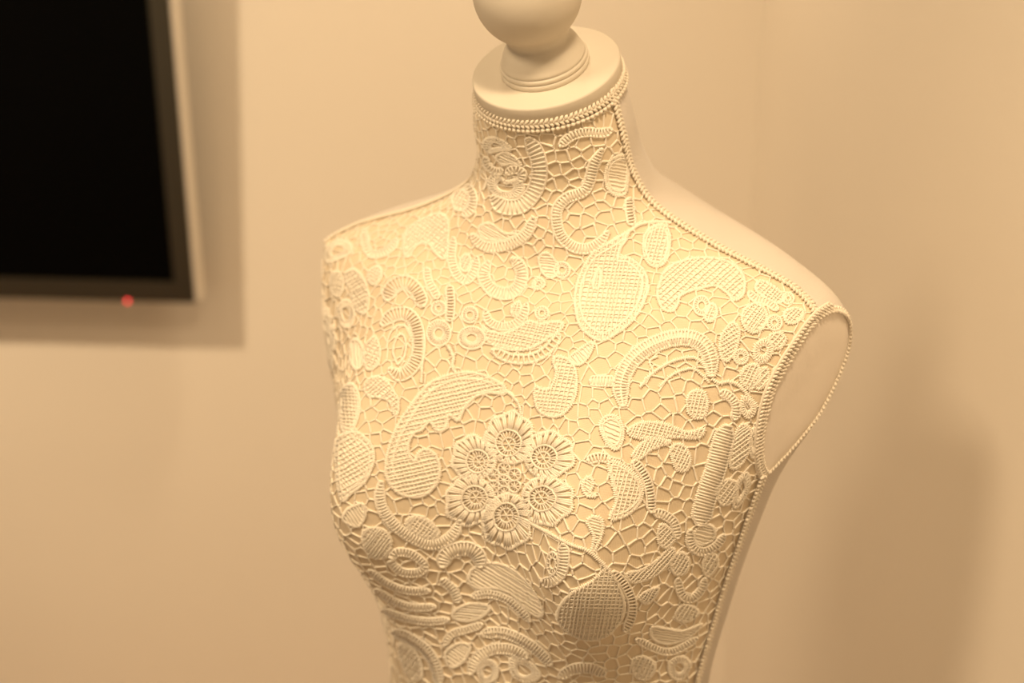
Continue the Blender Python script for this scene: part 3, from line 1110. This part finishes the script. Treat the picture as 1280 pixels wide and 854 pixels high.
# --- the turned-away side and the part below the chest
for n_, (tt_, uu_) in enumerate([(7.0, -.93), (8.0, -.86), (9.0, -.75), (9.6, -.9), (10.2, -.45), (10.4, .1), (10.3, .55), (10.9, -.7), (11.0, -.2), (11.1, .35), (11.2, .8), (11.6, -.45), (11.6, .05), (11.7, .6), (10.9, .9), (11.7, -.85)]):
    p_ = place(surface(np.array([tt_]), np.array([[uu_ * 1.42]]))[0][0, 0])
    st = Stamp(p_, .00058, random.random() * 6.28, 40)
    if n_ % 3 == 0:
        flower((0, 0), [(30 * math.cos(a), 30 * math.sin(a), 17, 17) for a in np.linspace(0, 2 * math.pi, 7)[:-1]], st)
        STAMPS.append((np.array(st.h), 46 * .00058))
    else:
        q_ = np.array([(0, -44), (18, -36), (27, -14), (24, 12), (8, 30), (-12, 34), (-26, 24), (-22, 10), (-8, 12), (2, 4), (-4, -14), (-8, -32)], float)
        leaf(q_ * (1 if n_ % 2 else .85), 5, .4, True, inner=0, mapper=st, name='paisley_motif')
        STAMPS.append((np.array(st.h), 31 * .00058))

# --- ground net: irregular cells between the motifs
KS = 3
VV = WF[:, ::1].reshape(-1, 3)
ok = np.ones(len(VV), bool)
for sg in (-1, 1):
    q_, p0, nv, e1, e2 = loops[sg]
    cq = q_.mean(0)
    l2 = PF.reshape(-1, 3) - p0
    near_ = np.abs(l2 @ nv) < .012
    ok &= ~(near_ & poly_in(np.stack([l2 @ e1, l2 @ e2], 1), cq + (q_ - cq) * 1.03))
NRM = np.cross(np.gradient(WF, axis=1), np.gradient(WF, axis=0))
NRM /= np.linalg.norm(NRM, axis=2)[..., None] + 1e-12
ctr_ = np.array([FX, FY, 0])
cl = WF - np.stack([np.full(NR, FX), np.full(NR, FY), spl(T, KN)[:, 0]], 1)[:, None]
if (NRM * cl).sum() < 0:
    NRM = -NRM
facing = ((CO - WF) * NRM).sum(-1).reshape(-1) > 0
cand = rng.permutation(np.where(ok)[0])
kd_cells = {}
seeds = []
G = .016


def far_enough(p, rad):
    c = tuple((p // G).astype(int))
    for a in (-1, 0, 1):
        for b in (-1, 0, 1):
            for d in (-1, 0, 1):
                for q, r2 in kd_cells.get((c[0] + a, c[1] + b, c[2] + d), ()):
                    if ((q - p)**2).sum() < (min(rad, r2))**2:
                        return False
    return True


for i in cand[:26000]:
    p = VV[i]
    rad = (.0068 + .0055 * random.random()**1.6) * (1.35 if T[i // NF] > 9.6 else 1)
    if far_enough(p, rad):
        kd_cells.setdefault(tuple((p // G).astype(int)), []).append((p, rad))
        seeds.append(p)
kd = kdtree.KDTree(len(seeds))
for i, p in enumerate(seeds):
    kd.insert(Vector(p), i)
kd.balance()
lab = np.array([kd.find(Vector(p))[1] for p in VV]).reshape(NR, NF)
okg = ok.reshape(NR, NF)
a_, b_, c_, d_ = lab[:-1, :-1], lab[1:, :-1], lab[1:, 1:], lab[:-1, 1:]
mo = okg[:-1, :-1] & okg[1:, 1:]
nodes = {}


def add_node(tri, pos):
    key = tuple(sorted(int(q) for q in tri))
    if key not in nodes:
        nodes[key] = pos


for (x, y, z, pts) in ((a_, b_, c_, (0, 1, 2)), (a_, c_, d_, (0, 2, 3))):
    m = (x != y) & (y != z) & (x != z) & mo
    for i, j in zip(*np.where(m)):
        q4 = (WF[i, j], WF[i + 1, j], WF[i + 1, j + 1], WF[i, j + 1])
        add_node((x[i, j], y[i, j], z[i, j]), (q4[pts[0]] + q4[pts[1]] + q4[pts[2]]) / 3)
pairs = {}
for key, pos in nodes.items():
    for e in ((key[0], key[1]), (key[1], key[2]), (key[0], key[2])):
        pairs.setdefault(e, []).append(pos)
# the net runs on to the edge of the panel: seams, armholes and neck
edge_ = np.zeros_like(okg)
edge_[:, :2] = edge_[:, -2:] = True
edge_[:1] = True
out_ = ~okg
for di in (-1, 0, 1):
    for dj in (-1, 0, 1):
        edge_ |= np.roll(np.roll(out_, di, 0), dj, 1)
edge_ &= okg
done_ = set()
for (i0_, j0_) in ((1, 0), (0, 1)):
    m = (lab[:NR - i0_, :NF - j0_] != lab[i0_:, j0_:]) & edge_[:NR - i0_, :NF - j0_] & edge_[i0_:, j0_:]
    for i, j in zip(*np.where(m)):
        e = tuple(sorted((int(lab[i, j]), int(lab[i + i0_, j + j0_]))))
        if e in done_ or len(pairs.get(e, ())) != 1:
            continue
        done_.add(e)
        pairs[e].append((WF[i, j] + WF[i + i0_, j + j0_]) / 2)
net = Soup()
segs, chunks = [], []
for e, ps in pairs.items():
    if len(ps) < 2:
        continue
    p, q = ps[0], ps[1]
    L = np.linalg.norm(p - q)
    if L > .03 or L < .0006:
        continue
    n = max(4, int(L / .0016) + 1)
    segs.append(p + (q - p) * np.linspace(0, 1, n)[:, None])
    chunks.append(n)
allp = np.concatenate(segs)
px = project(allp)
blocked = np.zeros(len(allp), bool)
kdn = None
face_ok = np.array([facing[0]] * 0)
nrmv = np.empty_like(allp)
snap = np.empty_like(allp)
for i, p in enumerate(allp):
    h, n, k, dd = BVH.find_nearest(Vector(p))
    snap[i], nrmv[i] = h, n
sgn = np.sign((nrmv * (snap - np.stack([np.full(len(snap), FX), np.full(len(snap), FY), snap[:, 2]], 1))).sum(1))
nrmv *= sgn[:, None]
vis = ((CO - snap) * nrmv).sum(1) > 0
bb = [(m_.min(0), m_.max(0), m_) for m_ in MASKS]
for lo, hi, m_ in bb:
    w_ = np.where((px[:, 0] > lo[0]) & (px[:, 0] < hi[0]) & (px[:, 1] > lo[1]) & (px[:, 1] < hi[1]) & vis & ~blocked)[0]
    if len(w_):
        blocked[w_[inside(px[w_], m_)]] = True
for c0, r0 in STAMPS:
    blocked |= ((snap - c0)**2).sum(1) < r0 * r0
o_ = 0
for n in chunks:
    P, N, B_ = snap[o_:o_ + n], nrmv[o_:o_ + n], blocked[o_:o_ + n]
    o_ += n
    free = ~B_
    if free.sum() < 2:
        continue
    g = free.copy()
    g[1:] |= free[:-1]
    g[:-1] |= free[1:]
    i = 0
    while i < n:
        if g[i]:
            j = i
            while j + 1 < n and g[j + 1]:
                j += 1
            if j - i >= 1:
                rr = (.58 + .25 * random.random()) * MM
                u = np.linspace(-1, 1, j - i + 1)
                net.tube(P[i:j + 1] + N[i:j + 1] * (.5 * MM), N[i:j + 1], rr * (1 + .22 * u**2) * (1 + .06 * rng.standard_normal(j - i + 1)), 5)
            i = j + 1
        else:
            i += 1
tmp = net.build('net_tmp', M['lace'], None, xf=unplace)
lace.data = tmp.data
bpy.data.objects.remove(tmp)
lace.data.name = 'lace_panel'
#LACE-END

# ------------------------------------------------------------------ stand under the form
vv, ff = lathe([(.005, .10), (.016, .10), (.016, .775), (.005, .775)], 32)
obj('pole', vv, ff, M['wood'], form)
vv, ff = lathe([(.01, .085), (.035, .09), (.045, .11), (.035, .15), (.022, .17), (.02, .2), (.01, .2)], 40)
obj('hub', vv, ff, M['wood'], form)
for k in range(3):
    a = math.radians(90 + 120 * k)
    s = Soup()
    q = np.linspace(0, 1, 16)
    rr = .03 + .25 * q
    zz = .125 - .09 * q + .045 * np.sin(q * math.pi) - .012 * q
    Pt = np.stack([rr * math.cos(a), rr * math.sin(a), zz], 1)
    s.tube(Pt, np.tile([0, 0, 1.], (16, 1)), np.linspace(.02, .015, 16), 12)
    s.seeds(np.array([[.28 * math.cos(a), .28 * math.sin(a), .0185]]), np.array([[.022, 0, 0]]), np.array([[0, .022, 0]]), np.array([[0, 0, .0185]]))
    s.build('leg', M['wood'], form)

# ------------------------------------------------------------------ television on the back wall
TILT = math.radians(3.5)
TW, TH_, TDEP = 1.02, 0.60, 0.042
tv = empty('television', (0, 0, 0))
BR = np.array([-0.524, 2.264, 0.966])              # lower right corner of the front face
xw = np.array([WD[0], WD[1], 0])
bw = np.array([WN[0], WN[1], 0])
up_t = np.array([0, 0, 1]) * math.cos(TILT) - bw * math.sin(TILT)
bk_t = bw * math.cos(TILT) + np.array([0, 0, 1]) * math.sin(TILT)
org = BR - xw * TW
tv.matrix_world = Matrix(((xw[0], bk_t[0], up_t[0], org[0]), (xw[1], bk_t[1], up_t[1], org[1]), (xw[2], bk_t[2], up_t[2], org[2]), (0, 0, 0, 1)))
tag(tv, 'switched-off flat television with a grey metal frame mounted on the wall', 'television')
bz = .036
for nm, (x0, x1, z0, z1) in dict(bottom=(0, TW - .003, 0.002, bz), top=(0, TW - .003, TH_ - bz, TH_ - .002), left=(0.003, bz, bz, TH_ - bz), right=(TW - bz, TW - .003, bz, TH_ - bz)).items():
    v, f = box(x0, x1, 0, .02, z0, z1, .0015)
    obj('bezel', v, f, M['bezel'], tv, smooth=False)
v, f = box(bz - .002, TW - bz + .002, .004, .012, bz - .002, TH_ - bz + .002)
tag(obj('screen', v, f, M['screen'], tv, smooth=False), 'black unlit screen')
for (x0, x1, z0, z1) in ((TW - .003, TW + .001, 0, TH_), (-.001, .003, 0, TH_), (.003, TW - .003, -.001, .002), (.003, TW - .003, TH_ - .002, TH_ + .001)):
    v, f = box(x0, x1, .002, TDEP, z0, z1, .001)
    tag(obj('side_rim', v, f, M['silver'] if x1 - x0 < .1 else M['bezel'], tv, smooth=False), 'bright silver edge strip' if x1 - x0 < .1 else None)
v, f = box(.02, TW - .02, .02, TDEP + .012, .02, TH_ - .02, .008)
obj('back_housing', v, f, M['black'], tv, smooth=False)
v, f = box(TW / 2 - .12, TW / 2 + .12, TDEP + .01, TDEP + .035, TH_ / 2 - .12, TH_ / 2 + .12, .004)
obj('wall_mount', v, f, M['black'], tv, smooth=False)
lv, lf_ = _sphere(16, 10)
led = obj('power_light', lv * (.0034, .0030, .0028) + (TW - .118, .0015, .0000), lf_, M['led'], tv)
tag(led, 'tiny red standby light on the lower edge')
